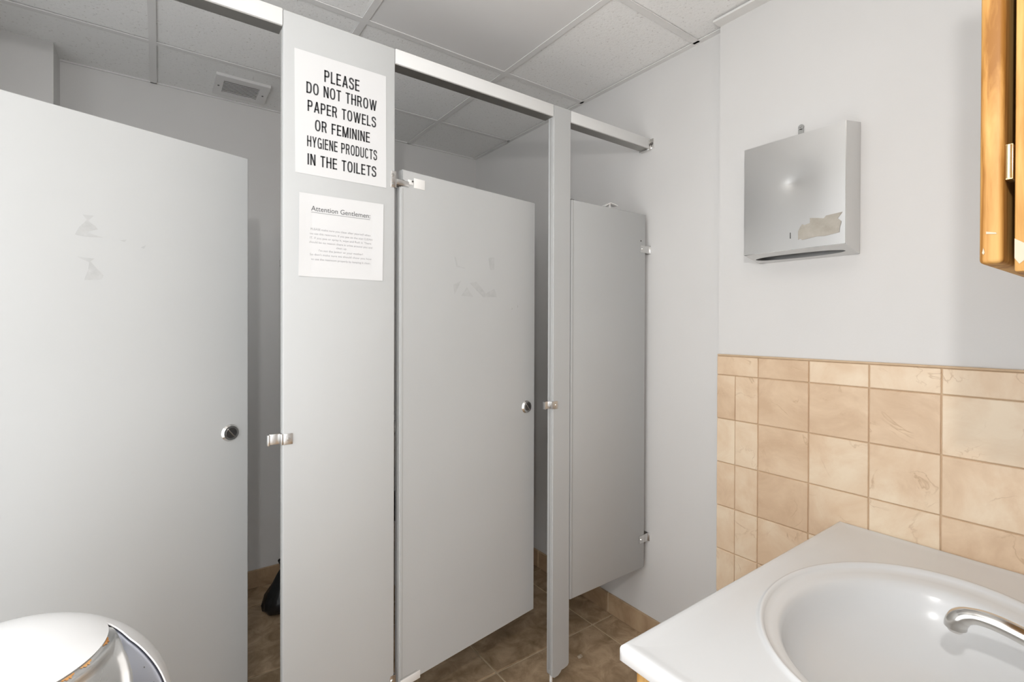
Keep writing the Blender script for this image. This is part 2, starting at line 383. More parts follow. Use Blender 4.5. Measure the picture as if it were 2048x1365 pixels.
# wainscot of cream tiles: each tile proud of a grout bed
TT, TH, TP, TY = 1.197, 0.0733, 0.1548, 0.1563
gb = box('grout_bed', W2 - 0.004, W2, Y0, STEP, FZ, TT - .003, M['grout'], wt)
box('tile_cap', W2 - 0.0085, W2, Y0, STEP, TT - 0.006, TT, M['grout'], wt, 0.002)
ycols = [STEP] + [0.8271 - TY * k for k in range(0, 6)]
ycols = [y for y in ycols if y > Y0] + [Y0]
zrows = [TT - 0.006] + [TT - TH - TP * k for k in range(0, 8)]
gt = 0.0016
for r in range(len(zrows) - 1):
    z1, z0 = zrows[r] - gt, max(zrows[r + 1] + gt, FZ)
    if z1 - z0 < .02: continue
    for c in range(len(ycols) - 1):
        spans = [(ycols[c + 1] + gt, ycols[c] - (gt if c else 0))]
        if c == 0 and r > 0: spans = [(ycols[1] + gt, 0.907 - gt * .5), (0.907 + gt * .5, STEP)]
        for (a, b) in spans:
            if b - a < .01: continue
            dx = random.uniform(-0.0004, 0.0004)
            box('wall_tile', W2 - 0.0085 + dx, W2 - 0.001, a, b, z0, z1, M['tile'], wt, 0.0014, 1)
# tile baseboards
br = struct(box('baseboard_right', W - 0.008, W, STEP, B, FZ, FZ + 0.086, M['fgrout']), 'tan tile skirting along the wall under the stall panel', 'baseboard')
for a, b in ((STEP, 1.034), (1.034, 1.532), (1.532, 2.035), (2.035, 2.538), (2.538, B)):
    box('base_tile', W - 0.013, W - .002, a + .0035, b - .0035, FZ, FZ + 0.088, M['btile'], br, 0.002, 1)
bb = struct(box('baseboard_back', -0.331, W - .013, B - .008, B, FZ, FZ + .086, M['fgrout']), 'tan tile skirting at the back of the stalls', 'baseboard')
xb = [-0.331, .05, .55, 1.05, 1.55, W - .014]
for a, b in zip(xb, xb[1:]): box('base_tile', a + .002, b - .002, B - .013, B - .002, FZ, FZ + .088, M['btile'], bb, .002, 1)

# ceiling: void slab, tiles, grid
ce = struct(box('ceiling', XL - .1, W + .1, YH - .1, B + .1, ZC + 0.03, ZC + .1, M['slab']), 'suspended ceiling of pale acoustic tiles in a painted grid', 'ceiling')
gx = [XL, -0.022, 0.588, 1.196, W]; gy = [YH, -0.745, -0.135, 0.477, 1.088, 1.706, 2.318, B]
def is_light(i, j): return (i == 1 and j in (2, 3))
for i in range(len(gx) - 1):
    for j in range(len(gy) - 1):
        if is_light(i, j): continue
        sm = (i == 2 and j == 4)
        box('ceiling_panel' if sm else 'ceiling_tile', gx[i] + .002, gx[i + 1] - .002, gy[j] + .002, gy[j + 1] - .002,
            ZC + (0.004 if sm else 0.006) , ZC + .022, M['smooth' if sm else 'acoustic'], ce, 0.002, 1)
def tee(x0, x1, y0, y1, nm='grid_bar'):
    bm = bmesh.new(); add_box(bm, x0, x1, y0, y1, ZC, ZC + 0.003)
    if x1 - x0 < y1 - y0: c = (x0 + x1) / 2; add_box(bm, c - .004, c + .004, y0, y1, ZC + .003, ZC + .03)
    else: c = (y0 + y1) / 2; add_box(bm, x0, x1, c - .004, c + .004, ZC + .003, ZC + .03)
    return finish(bm, nm, M['tee'], ce)
for x in gx[1:-1]: tee(x - .012, x + .012, YH, B)
for y in gy[1:-1]:
    for a, b in zip(gx, gx[1:]):
        if abs(y - 0.477) < .01 and a == gx[1]: continue
        tee(a + .012, b - .012, y - .012, y + .012, 'cross_bar')
tee(W - .024, W, STEP, B, 'wall_angle'); tee(XL, XL + .02, YH, B, 'wall_angle'); tee(-0.331, W - .024, B - .008, B, 'wall_angle'); 
box('trim_1', W2 - .043, W2, Y0, STEP + .001, ZC - .008, ZC - .0005, M['trim']); 
struct(bpy.data.objects['trim_1'], 'white angle trim where the tiled wall meets the ceiling', 'trim')

# ceiling light fitting (above the frame)
lt = empty('ceiling_light', (0.283, 0.476, ZC)); tag(lt, 'recessed fluorescent ceiling fitting over the washing area', 'ceiling light')
bpy.context.view_layer.update()
rel(box('diffuser', gx[1] + .035, gx[2] - .035, gy[2] + .035, gy[4] - .035, ZC + .004, ZC + .010, emit('diffuser_glow', (1, 0.985, 0.96), TROFFER_E), lt), lt)
for (a, b, c, d) in ((gx[1] + .012, gx[2] - .012, gy[2] + .012, gy[2] + .035), (gx[1] + .012, gx[2] - .012, gy[4] - .035, gy[4] - .012),
                     (gx[1] + .012, gx[1] + .035, gy[2] + .035, gy[4] - .035), (gx[2] - .035, gx[2] - .012, gy[2] + .035, gy[4] - .035)):
    rel(box('frame', a, b, c, d, ZC + .001, ZC + .014, M['tee'], lt), lt)

# ceiling vent
vt = empty('ceiling_vent', (0.302, 2.536, ZC)); tag(vt, 'small slotted metal air vent in the ceiling above the left stall', 'vent')
bpy.context.view_layer.update()
bm = bmesh.new()
for a, b, c, d in ((.197, .409, 2.430, 2.468), (.197, .409, 2.600, 2.641), (.197, .229, 2.468, 2.600), (.371, .409, 2.468, 2.600)):
    add_box(bm, a, b, c, d, ZC - .006, ZC + .006)
rel(finish(bm, 'frame', M['tee'], vt), vt)
rel(box('duct_shade_plate', .229, .371, 2.468, 2.600, ZC + .004, ZC + .0055, M['dark'], vt), vt)  # flat black plate, paints the shade inside the vent
for k in range(9):
    y = 2.474 + k * 0.0148
    bm = bmesh.new(); add_box(bm, .229, .371, y, y + .0055, ZC - .005, ZC - .0035)
    rel(finish(bm, 'slat', M['tee'], vt), vt)
for x in (.213, .390): rel(cyl('screw', (x, 2.535, ZC - .0085), (x, 2.535, ZC - .005), .004, M['dsteel'], vt, 10), vt)

# ------------------------------------------------------------------ toilet partitions
X1, X2, X3, X4 = 0.2475, 0.5405, 1.131, 1.2162
HT, HB = 2.0807, 2.039
PT = 0.031
def screw(p, parent, r=.0045, d=(0, -1, 0), dome=True):
    p = Vector(p); return cyl('screw', p, p + Vector(d) * .003, r, M['chrome'], parent, 14, r * .6)
def pilaster(x0, x1, label, z0=.052):
    e = empty('pilaster', ((x0 + x1) / 2, D + PT / 2, FZ)); tag(e, label, 'pilaster', 'stall pilasters'); bpy.context.view_layer.update()
    def K(o): return rel(o, e)
    if x1 - x0 < .2:
        bm = bmesh.new()
        pf = [(x0, HT), (x0, .050), (x0 + .004, .040), (x0 + .012, .034), (x0 + .030, .035), (x0 + .042, .042), (x0 + .047, .049), (x0 + .060, .049), (x1 - .008, .053), (x1 - .003, .060), (x1, .066), (x1, HT)]
        a = [bm.verts.new((u, D, v)) for u, v in pf]; b = [bm.verts.new((u, D + PT, v)) for u, v in pf]
        bm.faces.new(a); bm.faces.new(b)
        for i in range(len(a)): bm.faces.new((a[i], a[(i + 1) % len(a)], b[(i + 1) % len(a)], b[i]))
        bmesh.ops.recalc_face_normals(bm, faces=bm.faces)
        bmesh.ops.bevel(bm, geom=[q for q in bm.edges if q.calc_length() > .4], offset=.004, segments=3, affect='EDGES')
        K(finish(bm, 'face_panel', M['part'], e, True, 35))
    else:
        K(box('face_panel', x0, x1, D, D + PT, z0, HT, M['part'], e, 0.004, 3))
    for s, xx in ((-1, x0), (1, x1)):
        K(box('edge_strip', xx - (.0012 if s < 0 else 0), xx + (0 if s < 0 else .0012), D + .012, D + .0165, z0 + .01, HB - .004, M['seam'], e))
    for xx in ((x0 + .010,) if x1 - x0 < .2 else (x0 + .03, x1 - .03)):
        K(cyl('levelling_leg', (xx, D + PT / 2, FZ), (xx, D + PT / 2, z0 + .02), .0055, M['trim'], e, 14))
        K(cyl('foot', (xx, D + PT / 2, FZ), (xx, D + PT / 2, FZ + .006), .011, M['chrome'], e, 16))
    return e, K
pl, KP = pilaster(X1, X2, 'wide grey metal pilaster carrying the two paper notices')
p2, K2 = pilaster(X3, X4, 'narrow grey metal pilaster between the middle door and the right panel')
p0, K0 = pilaster(-0.60, -0.388, 'grey metal pilaster at the hinge side of the leftmost stall door')
# ragged cut bottom of the narrow pilaster
# keepers (door strikes)
def keeper(x, z, e, K):
    k = K(box('keeper', x + .001, x + .023, D - .003, D - .0004, z - .0135, z + .0135, M['steel'], e, .001))
    k2 = box('side_wrap', x - .004, x + .001, D - .003, D + .02, z - .0135, z + .0135, M['steel'], k, .0015)
    h = box('hook', x - .030, x - .004, D + .010, D + .0135, z - .0125, z + .0135, M['steel'], k, .001)
    l = box('lip', x - .034, x - .028, D + .0, D + .0135, z - .0125, z + .0135, M['steel'], k, .001)
    s = screw((x + .013, D - .003, z), k)
keeper(X1, 1.0105, pl, KP); keeper(X3, 1.013, p2, K2)
# hinge brackets on the wide pilaster for the middle door
def hinge_bracket(z0, z1, screws):
    h = KP(box('hinge_bracket', X2 - .0135, X2 + .0012, D - .0022, D - .0002, z0, z1, M['steel'], pl, .0008))
    box('side_leaf', X2 + .0012, X2 + .0034, D - .0022, D + .024, z0, z1, M['steel'], h)
    for zz in screws: screw((X2 - .0075, D - .0022, zz), h, .005)
    return h
hb = hinge_bracket(1.686, 1.732, (1.696, 1.721))
hb2 = hinge_bracket(0.268, 0.300, (.286,))

# headrail
hr = empty('headrail', ((X4 + X1) / 2, D + .02, HB)); tag(hr, 'long metal headrail running across the tops of the stalls', 'headrail'); bpy.context.view_layer.update()
for a, b in ((XL, -0.60), (-0.388, X1), (X2, X3), (X4, W - .004)):
    o = rel(box('rail_section', a + .0006, b - .0006, D - .001, D + .045, HB, HT, M['rail'], hr, .002), hr)
    box('bottom_channel', a + .001, b - .001, D + .004, D + .0445, HB - .0012, HB, M['under'], o)
fb = rel(box('wall_bracket', W - .016, W - .0005, D - .004, D + .048, HB - .007, HB + .034, M['chrome'], hr, .003), hr)
box('flange', W - .004, W - .0003, D - .016, D + .058, HB - .002, HB + .04, M['chrome'], fb, .0015)
cyl('screw', (W - .004, D - .009, HB + .019), (W - .007, D - .009, HB + .019), .006, M['dsteel'], fb, 14, .004)
cyl('screw', (W - .013, D - .004, HB + .012), (W - .013, D - .007, HB + .012), .005, M['dsteel'], fb, 14, .004)

# fixed right panel
pn = empty('partition_panel', ((X4 + W) / 2, D + .012, .288)); tag(pn, 'grey fixed stall panel bracketed to the right wall', 'partition panel'); bpy.context.view_layer.update()
def KN(o): return rel(o, pn)
KN(box('face_panel', X4 + .004, 1.640, D + .003, D + .028, .2876, 1.7596, M['part'], pn, .003, 3))
KN(box('edge_strip', X4 + .0125, X4 + .0145, D + .002, D + .004, .2896, 1.7576, M['seam'], pn))
for z0, z1 in ((1.600, 1.630), (.393, .424)):
    b_ = KN(box('wall_bracket', 1.607, 1.640, D + .0005, D + .003, z0, z1, M['steel'], pn, .0008))
    box('bracket_ear', 1.640, W - .0005, D + .0005, D + .0035, z0 - .001, z1 + .001, M['steel'], b_, .0008)
    box('wall_leaf', W - .003, W - .0004, D - .004, D + .034, z0 - .002, z1 + .002, M['steel'], b_, .0008)
    screw((1.617, D + .0005, (z0 + z1) / 2), b_, .0048)
KN(cyl('screw', (1.611, D + .004, 1.648), (1.611, D + .0022, 1.648), .003, M['dark'], pn, 12))
KN(box('screw_cap', X4 + .006, X4 + .022, D + .006, D + .024, 1.7596, 1.7625, M['dsteel'], pn, .001))

cl = empty('clip', (1.436, D + .016, 1.7596)); tag(cl, 'small white bent clip sitting on the right panel\'s top edge', 'clip'); bpy.context.view_layer.update()
prism('bent_plate', [(1.402, 1.762), (1.432, 1.777), (1.472, 1.772), (1.472, 1.775), (1.431, 1.7805), (1.400, 1.7645)], lambda u, v, w_: Vector((u, w_, v)), (D + .004, D + .028), M['trim'], None)
o = bpy.data.objects['bent_plate']; o.parent = cl; rel(o, cl)
o = box('prong', 1.428, 1.434, D + .008, D + .024, 1.7596, 1.779, M['trim'], cl); rel(o, cl)

# dividing panel between the stalls
dv = empty('partition_panel', (0.5125, 2.02, .288)); tag(dv, 'grey panel dividing the two stalls behind the notice pilaster', 'partition panel'); bpy.context.view_layer.update()
rel(box('face_panel', .500, .525, D + PT + .004, B - .012, .2876, 1.7596, M['part'], dv, .003), dv)
for z in (.41, 1.61):
    rel(box('wall_bracket', .494, .531, B - .03, B - .0005, z - .015, z + .015, M['steel'], dv, .001), dv)
    rel(box('post_bracket', .494, .531, D + PT + .0005, D + PT + .03, z - .015, z + .015, M['steel'], dv, .001), dv)

# doors: local x along the door from its hinge edge, local y = depth, front face at y = 0
def stall_door(hx, hy, ang, L_, z0, z1, label):
    e = empty('stall_door', (hx, hy, z0), R(ang)); tag(e, label, 'stall door', 'stall doors')
    return e
def latch(e, u, z):
    k = cyl('latch_knob', (u, -.0002, z), (u, -.006, z), .0235, M['chrome'], e, 36, .0190)
    cyl('face_disc', (u, -.006, z), (u, -.0066, z), .0138, M['dsteel'], k, 28)
    bm = bmesh.new(); add_box(bm, -.0150, .0150, -.0085, -.0064, -.0014, .0014, .0004, 1)
    bmesh.ops.transform(bm, matrix=Matrix.Translation((u, 0, z)) @ Matrix.Rotation(R(-52), 4, 'Y').inverted(), verts=bm.verts)
    finish(bm, 'slot_bar', M['chrome'], k)
def marks(e, polys, zoff):
    for poly in polys:
        prism('residue_mark', [(u, z - zoff) for u, z in poly], lambda u, v, w_: Vector((u, w_, v)), (-.0003, .0005), M['mark'], e)
# left door
Z0 = .288
d1 = stall_door(-.38, 1.325, 19.7, .617, Z0, 1.76, 'leftmost grey stall door, swung inward, with round chrome latch')
box('door_panel', 0, .617, 0, .025, 0, 1.76 - Z0, M['part'], d1, .003, 3)
box('edge_strip', .6170, .6180, .009, .013, .01, 1.75 - Z0, M['seam'], d1)
latch(d1, .569, 1.002 - Z0)
for z in (.06, 1.40): box('hinge', .0, .05, .004, .021, z, z + .035, M['steel'], d1, .002)
marks(d1, [[(0.259, 1.536), (0.278, 1.537), (0.268, 1.524), (0.281, 1.514), (0.285, 1.508), (0.263, 1.499), (0.295, 1.491), (0.261, 1.489), (0.246, 1.491), (0.253, 1.508), (0.266, 1.526)],
           [(0.249, 1.443), (0.279, 1.442), (0.272, 1.435), (0.284, 1.419), (0.295, 1.406), (0.291, 1.396), (0.261, 1.393), (0.268, 1.416), (0.27, 1.433)],
           [(.325, 1.489), (.338, 1.493), (.334, 1.487)], [(.365, 1.478), (.376, 1.486), (.372, 1.476)]], Z0)
# middle door (top hinge corner is notched)
Z2 = .250; T2 = 1.746
d2 = stall_door(.558, 1.318, 8.0, .565, Z2, T2, 'middle grey stall door, slightly ajar, with a notched top hinge')
bm = bmesh.new()
h = T2 - Z2
prof = [(0, 0.0), (.565, 0), (.565, h), (.010, h), (.010, h - .030), (.030, h - .036), (.030, h - .044), (.004, h - .050), (0, h - .052)]
a = [bm.verts.new((u, 0, v)) for u, v in prof]; b = [bm.verts.new((u, .025, v)) for u, v in prof]
bm.faces.new(a); bm.faces.new(b)
for i in range(len(a)): bm.faces.new((a[i], a[(i + 1) % len(a)], b[(i + 1) % len(a)], b[i]))
bmesh.ops.recalc_face_normals(bm, faces=bm.faces)
bmesh.ops.bevel(bm, geom=[e for e in bm.edges if e.calc_length() > .4], offset=.003, segments=3, affect='EDGES')
finish(bm, 'door_panel', M['part'], d2, True, 35)
box('edge_strip', -.001, 0, .011, .0155, .01, h - .06, M['seam'], d2)
box('edge_strip', .0085, .0100, -.0006, .001, .004, h - .055, M['seam'], d2)
box('hinge_arm', -.0125, .030, .000, .012, h - .052, h - .035, M['dsteel'], d2, .001)
box('arm_plate', -.0125, .028, -.003, 0, h - .048, h - .033, M['steel'], d2, .0008)
hi = box('hinge', .030, .046, .001, .020, h - .052, h - .034, M['dsteel'], d2, .001)
hp = box('hinge_plate', .046, .084, -.0012, .001, h - .047, h - .018, M['trim'], d2, .0008)
cyl('screw', (.040, -.001, h - .030), (.040, -.004, h - .030), .0028, M['dsteel'], hp, 10)
box('hinge_tongue', .026, .044, -.002, .004, h - .040, h - .026, M['trim'], d2, .001)
box('edge_strip', .002, .060, -.0006, .0005, .022, .0235, M['seam'], d2)
box('hinge_cap', .004, .072, -.0012, .024, -.006, .018, M['trim'], d2, .002)
latch(d2, .522, 1.002 - Z2)
marks(d2, [[(0.191, 1.424), (0.223, 1.439), (0.196, 1.394)], [(0.223, 1.391), (0.245, 1.419), (0.271, 1.389)],
           [(0.257, 1.433), (0.285, 1.439), (0.327, 1.403), (0.364, 1.421), (0.376, 1.393), (0.315, 1.39)],
           [(0.337, 1.523), (0.363, 1.527), (0.363, 1.485), (0.345, 1.483)],
           [(.195, 1.512), (.203, 1.482), (.235, 1.478), (.236, 1.481), (.208, 1.485), (.200, 1.511)]], Z2)
box('scuff', .447, .4485, -.0004, .001, 1.352 - Z2, 1.358 - Z2, M['seam'], d2)
box('scuff', .475, .4762, -.0004, .001, 1.360 - Z2, 1.368 - Z2, M['seam'], d2)

# ------------------------------------------------------------------ notices
def sheet(name, corners, y, curl, label, mat=M['paper']):
    """corners bl, br, tr, tl as (x, z); curl(u, v) lifts the sheet off the metal"""
    bm = bmesh.new(); n = 14; G = []
    for j in range(n + 1):
        row = []
        for i in range(n + 1):
            u, v = i / n, j / n
            x = (corners[0][0] * (1 - u) + corners[1][0] * u) * (1 - v) + (corners[3][0] * (1 - u) + corners[2][0] * u) * v
            z = (corners[0][1] * (1 - u) + corners[1][1] * u) * (1 - v) + (corners[3][1] * (1 - u) + corners[2][1] * u) * v
            row.append((x, y - curl(u, v), z))
        G.append(row)
    f = [[bm.verts.new(p) for p in r] for r in G]; k = [[bm.verts.new((p[0], p[1] + .0003, p[2])) for p in r] for r in G]
    for j in range(n):
        for i in range(n):
            bm.faces.new((f[j][i], f[j][i + 1], f[j + 1][i + 1], f[j + 1][i])); bm.faces.new((k[j][i], k[j + 1][i], k[j + 1][i + 1], k[j][i + 1]))
    for i in range(n):
        for (r, s) in ((f[0], k[0]), (f[n], k[n])): bm.faces.new((r[i], r[i + 1], s[i + 1], s[i]))
        bm.faces.new((f[i][0], f[i + 1][0], k[i + 1][0], k[i][0])); bm.faces.new((f[i][n], f[i + 1][n], k[i + 1][n], k[i][n]))
    return finish(bm, name, mat, None, False)
s1 = sheet('notice', [(.2760, 1.681), (.514, 1.681), (.5125, 1.9925), (.2735, 1.9925)], D - .0008, lambda u, v: 0.0, '')
tag(s1, 'large white notice in bold black capitals about paper towels', 'notice')
for body, x0, x1, zb, cap in (('PLEASE', .346, .438, 1.928, .031), ('DO NOT THROW', .302, .486, 1.8875, .029), ('PAPER TOWELS', .305, .484, 1.842, .0285),
                              ('OR FEMININE', .323, .467, 1.796, .0283), ('HYGIENE PRODUCTS', .304, .487, 1.752, .0275), ('IN THE TOILETS', .305, .485, 1.7055, .0287)):
    condensed('lettering', body, x0, x1, zb, cap, D - .0012, M['ink'], s1)
s2 = sheet('notice', [(.283, 1.420), (.5035, 1.4195), (.506, 1.6335), (.285, 1.632)], D - .0008,
           lambda u, v: .0035 * max(0, abs(u - .5) * 2 - .75) * 4 * (1 - abs(v - .5)) * (1 if u < .5 else .5), '')
tag(s2, 'smaller white printed notice headed Attention Gentlemen', 'notice')
YT = D - .0013
lettering('lettering', 'Attention Gentlemen:', .314, .468, 1.5895, .0125, YT, M['greyink'], s2, 0.0)
box('underline', .314, .468, YT, YT + .0002, 1.5852, 1.5859, M['greyink'], s2)
for body, x0, x1, zb in (('PLEASE make sure you clean after yourself when', .313, .469, 1.540), ('you use this restroom. If you pee on the seat CLEAN', .308, .474, 1.5285),
                         ('IT. If you pee or spray it, wipe and flush it. There', .311, .471, 1.5175), ('should be no reason there is urine around you and', .309, .474, 1.5065),
                         ('clean up.', .377, .405, 1.4965), ("I'm not the janitor or your mother!", .333, .448, 1.486), ("So don't make sure we should show you how", .311, .472, 1.475),
                         ('to use the restroom properly by keeping it clean.', .314, .469, 1.463)):
    lettering('lettering', body, x0, x1, zb, .0052, YT, M['paleink'], s2, 0.0)

# ------------------------------------------------------------------ paper towel dispenser
XF = 1.520
dp = empty('towel_dispenser', (W2, .684, 1.502)); tag(dp, 'dented stainless steel paper towel dispenser on the pale wall', 'towel dispenser'); bpy.context.view_layer.update()
def KD(o): return rel(o, dp)
ya, yb = .541, .827
zf0, zf1, zb0, zb1 = 1.524, 1.861, 1.504, 1.881
# body: top, sides, back as one folded sheet
bm = bmesh.new()
def q(*p): bm.faces.new([bm.verts.new(c) for c in p])
q((XF, ya, zf1), (XF, yb, zf1), (W2 - .001, yb, zb1), (W2 - .001, ya, zb1))
for y in (ya, yb): q((XF, y, zf0), (XF, y, zf1), (W2 - .001, y, zb1), (W2 - .001, y, zb0))
q((W2 - .001, ya, zb0), (W2 - .001, yb, zb0), (W2 - .001, yb, zb1), (W2 - .001, ya, zb1))
bmesh.ops.remove_doubles(bm, verts=bm.verts, dist=1e-5)
KD(finish(bm, 'body', M['steel'], dp))
# front sheet, slightly bowed, with a dent
bm = bmesh.new(); n = 40; G = []
for j in range(n + 1):
    row = []
    for i in range(n + 1):
        y = ya + (yb - ya) * i / n; z = zf0 + (zf1 - zf0) * j / n
        d_ = ((y - .681) / .018) ** 2 + ((z - 1.722) / .012) ** 2
        d2_ = ((y - .672) / .05) ** 2 + ((z - 1.722) / .045) ** 2
        u, v = (i / n - .5) * 2, (j / n - .5) * 2
        bow = .0012 * (1 - u * u) * (1 - v * v)
        row.append(bm.verts.new((XF - bow + .0022 * math.exp(-d_) + .0030 * math.exp(-d2_) * 1.0, y, z)))
    G.append(row)
for j in range(n):
    for i in range(n): bm.faces.new((G[j][i], G[j][i + 1], G[j + 1][i + 1], G[j + 1][i]))
fp = KD(finish(bm, 'front_sheet', M['steel'], dp, True))
def XB(y, z): u = (y - (ya + yb) / 2) / ((yb - ya) / 2); v = (z - (zf0 + zf1) / 2) / ((zf1 - zf0) / 2); return XF - .0012 * (1 - u * u) * (1 - v * v)
box('sight_slit', XB(.685, 1.566) - .0005, XB(.685, 1.566) + .002, .684, .6862, 1.5575, 1.5755, M['dark'], fp)
poly = [(0.663, 1.575), (0.657, 1.588), (0.652, 1.595), (0.646, 1.591), (0.631, 1.595), (0.631, 1.609), (0.612, 1.606), (0.595, 1.602), (0.589, 1.609), (0.549, 1.612), (0.560, 1.596), (.569, 1.593), (0.551, 1.586), (0.584, 1.580), (.555, 1.571), (.587, 1.566), (0.556, 1.557), (0.592, 1.552), (0.613, 1.554), (0.652, 1.549), (.658, 1.554), (0.663, 1.551)]
bm = bmesh.new(); vs = [bm.verts.new((XB(y, z) - .0014, y, z)) for y, z in poly]; vs2 = [bm.verts.new((XB(y, z) + .0003, y, z)) for y, z in poly]
bm.faces.new(vs); bm.faces.new(vs2)
for i in range(len(vs)): bm.faces.new((vs[i], vs[(i + 1) % len(vs)], vs2[(i + 1) % len(vs)], vs2[i]))
bmesh.ops.triangulate(bm, faces=[f for f in bm.faces if len(f.verts) > 4])
finish(bm, 'tape_patch', M['tape'], fp)
box('edge_fold', XF - .0008, XF + .0012, ya - .0004, ya + .0012, zf0, zf1, M['chrome'], fp)
box('edge_fold', XF - .0008, XF + .0012, ya, yb, zf0 - .0004, zf0 + .0010, M['chrome'], fp)
# bottom with towel slot
bm = bmesh.new()
def zb_(x): return zf0 + (zb0 - zf0) * (x - XF) / (W2 - .001 - XF)
m_ = 40; inner = []; outer = []
ctr = (1.578, .690)
for k in range(m_):
    a_ = 2 * math.pi * k / m_; ca, sa = math.cos(a_), math.sin(a_)
    yy = ctr[1] + .128 * (abs(ca) ** .75) * (1 if ca > 0 else -1); xx = ctr[0] + .021 * (abs(sa) ** 1.0) * (1 if sa > 0 else -1)
    inner.append(bm.verts.new((xx, yy, zb_(xx))))
    dx, dy = (xx - ctr[0]), (yy - ctr[1]); t_ = 1e9
    if dx > 1e-7: t_ = min(t_, (W2 - .001 - ctr[0]) / dx)
    if dx < -1e-7: t_ = min(t_, (XF - ctr[0]) / dx)
    if dy > 1e-7: t_ = min(t_, (yb - ctr[1]) / dy)
    if dy < -1e-7: t_ = min(t_, (ya - ctr[1]) / dy)
    xx, yy = ctr[0] + dx * t_, ctr[1] + dy * t_
    outer.append(bm.verts.new((xx, yy, zb_(xx))))
for k in range(m_): bm.faces.new((inner[k], inner[(k + 1) % m_], outer[(k + 1) % m_], outer[k]))
bs = KD(finish(bm, 'bottom_sheet', M['steel'], dp))
KD(box('inside_shade_sheet', XF + .01, W2 - .01, ya + .006, yb - .006, zf0 + .012, zf0 + .014, M['dark'], dp))  # black sheet, paints the shade behind the towel slot
# hanging tab on top
tb = KD(lathe('hanging_tab', [(0, -.0012), (.0085, -.0012), (.0085, .0012), (0, .0012)], M['seam'], dp, 24))
tb.data.transform(Matrix.Translation((W2 - .003, .700, 1.918)) @ Matrix.Rotation(R(90), 4, 'Y'))
KD(box('tab_stem', W2 - .0042, W2 - .0018, .692, .708, 1.876, 1.912, M['seam'], dp))
KD(cyl('screw', (W2 - .001, .700, 1.918), (W2 - .0055, .700, 1.9195), .0046, M['seam'], dp, 16, .003))

# ------------------------------------------------------------------ washbasin vanity
CX0, CX1, CY0, CY1, CZ = .667, W2 - .009, Y0 + .001, .587, .7273
vn = empty('vanity_cabinet', ((CX0 + CX1) / 2, .28, FZ)); tag(vn, 'golden oak vanity cabinet under the white basin top', 'cabinet'); bpy.context.view_layer.update()
def KV(o): return rel(o, vn)
KV(box('side_panel', CX0 + .022, CX0 + .040, CY0 + .004, CY1 - .040, FZ + .002, CZ - .033, M['oak'], vn, .001))
KV(box('side_panel', CX1 - .022, CX1 - .004, CY0 + .004, CY1 - .040, FZ + .002, CZ - .033, M['oak'], vn, .001))
KV(box('bottom_shelf', CX0 + .040, CX1 - .022, CY0 + .004, CY1 - .040, FZ + .09, FZ + .105, M['oakx'], vn))
KV(box('toe_kick', CX0 + .040, CX1 - .022, CY1 - .12, CY1 - .10, FZ + .002, FZ + .09, M['oakx'], vn))
for a, b, z0, z1 in ((CX0 + .022, CX0 + .06, FZ + .09, CZ - .033), (CX1 - .042, CX1 - .004, FZ + .09, CZ - .033), (1.12, 1.16, FZ + .13, CZ - .07)):
    KV(box('stile', a, b, CY1 - .040, CY1 - .020, z0, z1, M['oak'], vn, .001))
for z0, z1 in ((FZ + .09, FZ + .13), (CZ - .07, CZ - .033)):
    KV(box('rail', CX0 + .06, CX1 - .042, CY1 - .040, CY1 - .020, z0, z1, M['oakx'], vn, .001))
for a, b, kx in ((CX0 + .05, 1.132, 1.11), (1.148, CX1 - .032, 1.17)):
    dr = KV(box('door', a, b, CY1 - .019, CY1 - .001, FZ + .12, CZ - .06, M['oak'], vn, .004))
    cyl('knob', (kx, CY1 - .001, .55), (kx, CY1 + .02, .55), .008, M['brass'], dr, 16, .014, .002)
# moulded top with its oval bowl in one piece
BX, BY, AX, AY = 1.134, .278, .328, .250
bm = bmesh.new()
corners = [math.atan2((y - BY) , (x - BX)) for x in (CX0, CX1) for y in (CY0, CY1)]
angs = sorted([2 * math.pi * k / 120 - math.pi for k in range(120)] + corners)
def rect_hit(a_):
    c_, s_ = math.cos(a_), math.sin(a_); t_ = 1e9
    if c_ > 1e-9: t_ = min(t_, (CX1 - BX) / c_)
    if c_ < -1e-9: t_ = min(t_, (CX0 - BX) / c_)
    if s_ > 1e-9: t_ = min(t_, (CY1 - BY) / s_)
    if s_ < -1e-9: t_ = min(t_, (CY0 - BY) / s_)
    return t_
def ell_r(a_, ax, ay): return 1 / math.sqrt((math.cos(a_) / ax) ** 2 + (math.sin(a_) / ay) ** 2)
# (fraction of outer oval, height)
bowl = [(1.0, -.001), (.992, .0025), (.980, .0036), (.966, .0030), (.952, -.002), (.94, -.0055), (.90, -.0075), (.85, -.010), (.825, -.015), (.808, -.026), (.79, -.043), (.76, -.066), (.70, -.088), (.62, -.102), (.52, -.118), (.40, -.128), (.25, -.134), (.10, -.137)]
loops = []
def edge_in(x, y, d): return x, y
def lip(a_, inset, z):
    t_ = rect_hit(a_); x, y = BX + math.cos(a_) * t_, BY + math.sin(a_) * t_
    x = min(max(x, CX0 + inset), CX1 - inset); y = min(max(y, CY0 + inset), CY1 - inset)
    return (x, y, CZ + z)
spec = [('e', 0.004, -.0335), ('e', 0.0, -.030), ('e', 0.0, -.008), ('e', .0012, -.004), ('e', .004, -.001), ('e', .008, .0005), ('e', .014, .0005), ('e', .022, -.0012), ('e', .030, -.002)]
for kind, ins, z in spec: loops.append([bm.verts.new(lip(a_, ins, z)) for a_ in angs])
